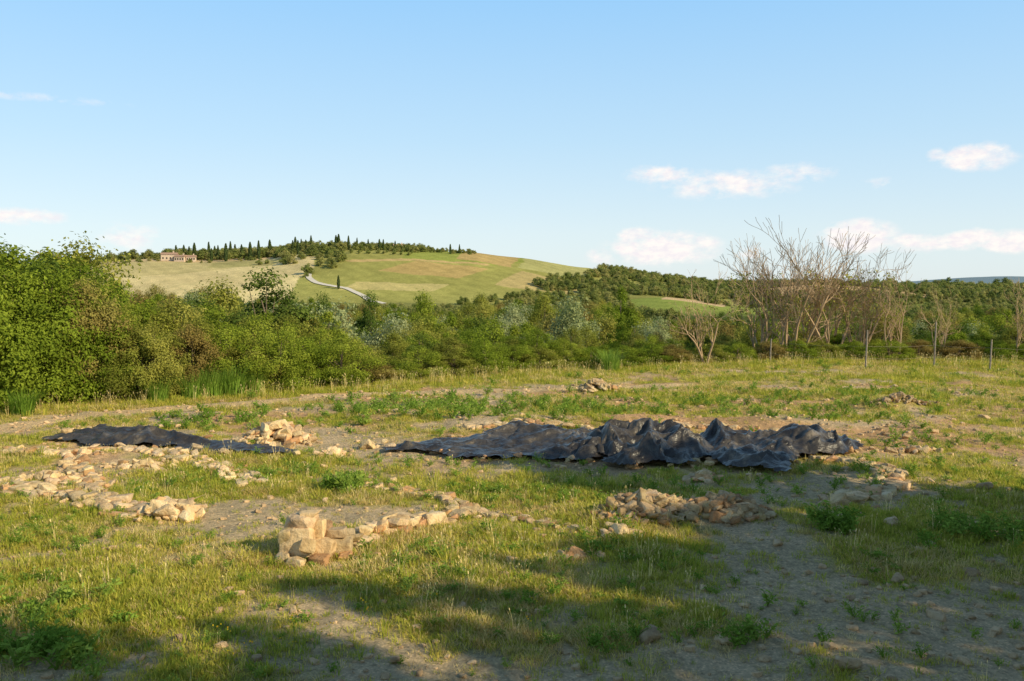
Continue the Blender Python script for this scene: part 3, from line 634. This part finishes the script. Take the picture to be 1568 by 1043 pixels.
# ------------------------------------------------------------ farmhouse
MW=m_solid('plaster_wall',[(.55,.42,.31),(.66,.52,.40)],scale=.6); MR=m_solid('roof_tiles',[(.36,.22,.15),(.46,.30,.21)],scale=1.5); MD=m_solid('dark_window',[(.03,.03,.03),(.05,.05,.05)])
def box(nm,c,s,m,par):
    mb=MB(); V=[(c[0]+i*s[0]/2,c[1]+j*s[1]/2,c[2]+k*s[2]/2) for k in(-1,1) for j in(-1,1) for i in(-1,1)]
    mb.add(V,[(0,2,3,1),(4,5,7,6),(0,1,5,4),(2,6,7,3),(0,4,6,2),(1,3,7,5)]); return link(nm,mb.mesh(nm,[m]),parent=par)
def house(px,d,wd,dp,h,rot):
    xx=(px-784)/1358*d; e=bpy.data.objects.new('farmhouse',None); S.collection.objects.link(e); e.location=(xx,d,hz(xx,d)-.3); e.rotation_euler=(0,0,rot)
    box('walls',(0,0,h/2),(wd,dp,h),MW,e); mb=MB(); a=wd/2+.4;b=dp/2+.5; z=h+.003
    mb.add([(-a,-b,z),(a,-b,z),(a,b,z),(-a,b,z),(-a,0,z+dp*.25),(a,0,z+dp*.25)],[(0,1,5,4),(3,4,5,2)]); mb.add([(-a,-b,z),(-a,0,z+dp*.25),(-a,b,z),(a,-b,z),(a,b,z),(a,0,z+dp*.25)],[(0,1,2),(3,4,5)]); link('roof',mb.mesh('roof',[MR]),parent=e)
    n=0
    for lv in range(max(1,int(h//3))):
        for t in np.linspace(-.36,.36,4): n+=1; box('window_%d'%n,(t*wd,-dp/2-.02,1.8+lv*2.9),(.9,.08,1.2),MD,e)
    box('chimney',(wd*.25,dp*.1,h+dp*.28),(.8,.8,1.6),MW,e)
house(262,606,10,6,4.2,.15); house(279,602,7,5,3.4,-.1); house(612,630,8,6,3.2,.3); house(295,604,6,5,3.2,.2)
# ------------------------------------------------------------ wire fence
MP=m_solid('weathered_post',[(.25,.2,.15),(.4,.34,.27)],scale=10)
e=bpy.data.objects.new('wire_fence',None); S.collection.objects.link(e)
FPp=[(1180,46.5,1.3),(1327,43,1.9),(1432,45,2.3),(1518,43.5,1.5),(1600,43,1.6),(1700,43,1.6)]; tops=[]
for i,(px,d,h) in enumerate(FPp):
    xx=(px-784)/1358*d; z=hz(xx,d); mb=MB(); tube(mb,[(xx,d,z-.1),(xx+.03,d,z+h*.6),(xx+.05,d,z+h)],[.045,.04,.035],7); link('post_%d'%i,mb.mesh('post',[MP]),parent=e); tops.append((xx,d,z))
mb=MB()
for a,b in zip(tops[:-1],tops[1:]):
    for hh in (.5,1.1): tube(mb,[(a[0],a[1],a[2]+hh),((a[0]+b[0])/2,(a[1]+b[1])/2,(a[2]+b[2])/2+hh-.06),(b[0],b[1],b[2]+hh)],[.004]*3,3)
link('wires',mb.mesh('wires',[MP]),parent=e)
# ------------------------------------------------------------ light and sky
az=math.radians(122.5); el=math.radians(28)
sd=Vector((math.sin(az)*math.cos(el),math.cos(az)*math.cos(el),math.sin(el)))
ld=bpy.data.lights.new('sun','SUN'); ld.energy=5; ld.angle=math.radians(.5); ld.color=(1,.86,.58)
lo=bpy.data.objects.new('sun',ld); lo.rotation_euler=(-sd).to_track_quat('-Z','Y').to_euler(); S.collection.objects.link(lo)
W_=bpy.data.worlds.new('World'); S.world=W_; W_.use_nodes=True; nt=W_.node_tree
for n in list(nt.nodes): nt.nodes.remove(n)
sk=N(nt,'ShaderNodeTexSky',sky_type='NISHITA'); sk.sun_disc=False; sk.sun_elevation=el; sk.sun_rotation=az; sk.air_density=1.0; sk.dust_density=.5; sk.ozone_density=1.5; sk.altitude=100
bg=N(nt,'ShaderNodeBackground'); bg.inputs['Strength'].default_value=.15
tc=N(nt,'ShaderNodeTexCoord').outputs['Generated']; sp=N(nt,'ShaderNodeSeparateXYZ'); L(nt,tc,sp.inputs[0])
g=ramp(nt,sp.outputs[2],[(0,(.78,.88,.92)),(.06,(.74,.88,.95)),(.16,(.55,.80,1.0)),(.30,(.36,.69,1.05)),(.6,(.13,.25,.42)),(1,(.09,.16,.27))])
vm=N(nt,'ShaderNodeVectorMath',operation='SCALE'); vm.inputs['Scale'].default_value=1/.15; L(nt,g,vm.inputs[0])
L(nt,mulc(nt,sk.outputs[0],vm.outputs[0],.82,'MIX'),bg.inputs['Color'])
A=mth(nt,'ARCTAN2',sp.outputs[0],sp.outputs[1]); E=mth(nt,'ARCSINE',sp.outputs[2])
CL=[(1015,380,80,22,1),(975,362,30,12,.9),(1110,284,95,18,.7),(1010,268,50,12,.7),(1215,267,50,13,.6),(1310,362,50,20,1),(1400,372,60,11,.85),(1480,366,40,12,.95),(1550,370,50,13,.95),(1487,243,45,16,.9),(1428,240,14,8,.7),(30,331,60,10,.75),(205,366,38,20,.6),(60,153,110,5,.35),(1345,282,30,7,.4),(1145,386,20,9,.7),(920,392,25,12,.6)]
tot=None
for (px,py,w,h,s) in CL:
    a0=math.atan((px-784)/1358); e0=math.atan((440-py)/1358*math.cos(a0)); sa=w/1358*1.3; se=h/1358*1.5
    q=mth(nt,'ADD',mth(nt,'POWER',mth(nt,'ABSOLUTE',mth(nt,'DIVIDE',mth(nt,'SUBTRACT',A,a0),sa)),2.0),mth(nt,'POWER',mth(nt,'ABSOLUTE',mth(nt,'DIVIDE',mth(nt,'SUBTRACT',E,e0),se)),2.0))
    q=mth(nt,'MULTIPLY',mth(nt,'SUBTRACT',1.0,q,True),s); tot=q if tot is None else mth(nt,'MAXIMUM',tot,q)
cv=N(nt,'ShaderNodeCombineXYZ'); L(nt,A,cv.inputs[0]); L(nt,mth(nt,'MULTIPLY',E,1.7),cv.inputs[1])
nz=noise(nt,cv.outputs[0],38,8,.62); nz2=noise(nt,cv.outputs[0],90,5,.6)
mk=mth(nt,'ADD',mth(nt,'MULTIPLY',tot,1.1),mth(nt,'MULTIPLY',mth(nt,'SUBTRACT',nz,.56),2.6))
mk=mth(nt,'MULTIPLY',mth(nt,'MULTIPLY',mk,1.3,True),mth(nt,'MULTIPLY',tot,1.8,True))
cc=ramp(nt,nz2,[(.35,(.88,.81,.84)),(.6,(1,.93,.88))])
cb=N(nt,'ShaderNodeBackground'); cb.inputs['Strength'].default_value=1.08; L(nt,cc,cb.inputs['Color'])
ms=N(nt,'ShaderNodeMixShader'); L(nt,mth(nt,'MULTIPLY',mk,.88),ms.inputs[0]); L(nt,bg.outputs[0],ms.inputs[1]); L(nt,cb.outputs[0],ms.inputs[2])
wo=N(nt,'ShaderNodeOutputWorld'); L(nt,ms.outputs[0],wo.inputs[0])
# ------------------------------------------------------------ camera
cd=bpy.data.cameras.new('camera'); cd.lens=31.2; cd.sensor_width=36; cd.clip_end=30000; cd.clip_start=.1
co=bpy.data.objects.new('camera',cd); co.location=(0,0,4); co.rotation_euler=(math.radians(90-3.41),0,0); S.collection.objects.link(co); S.camera=co
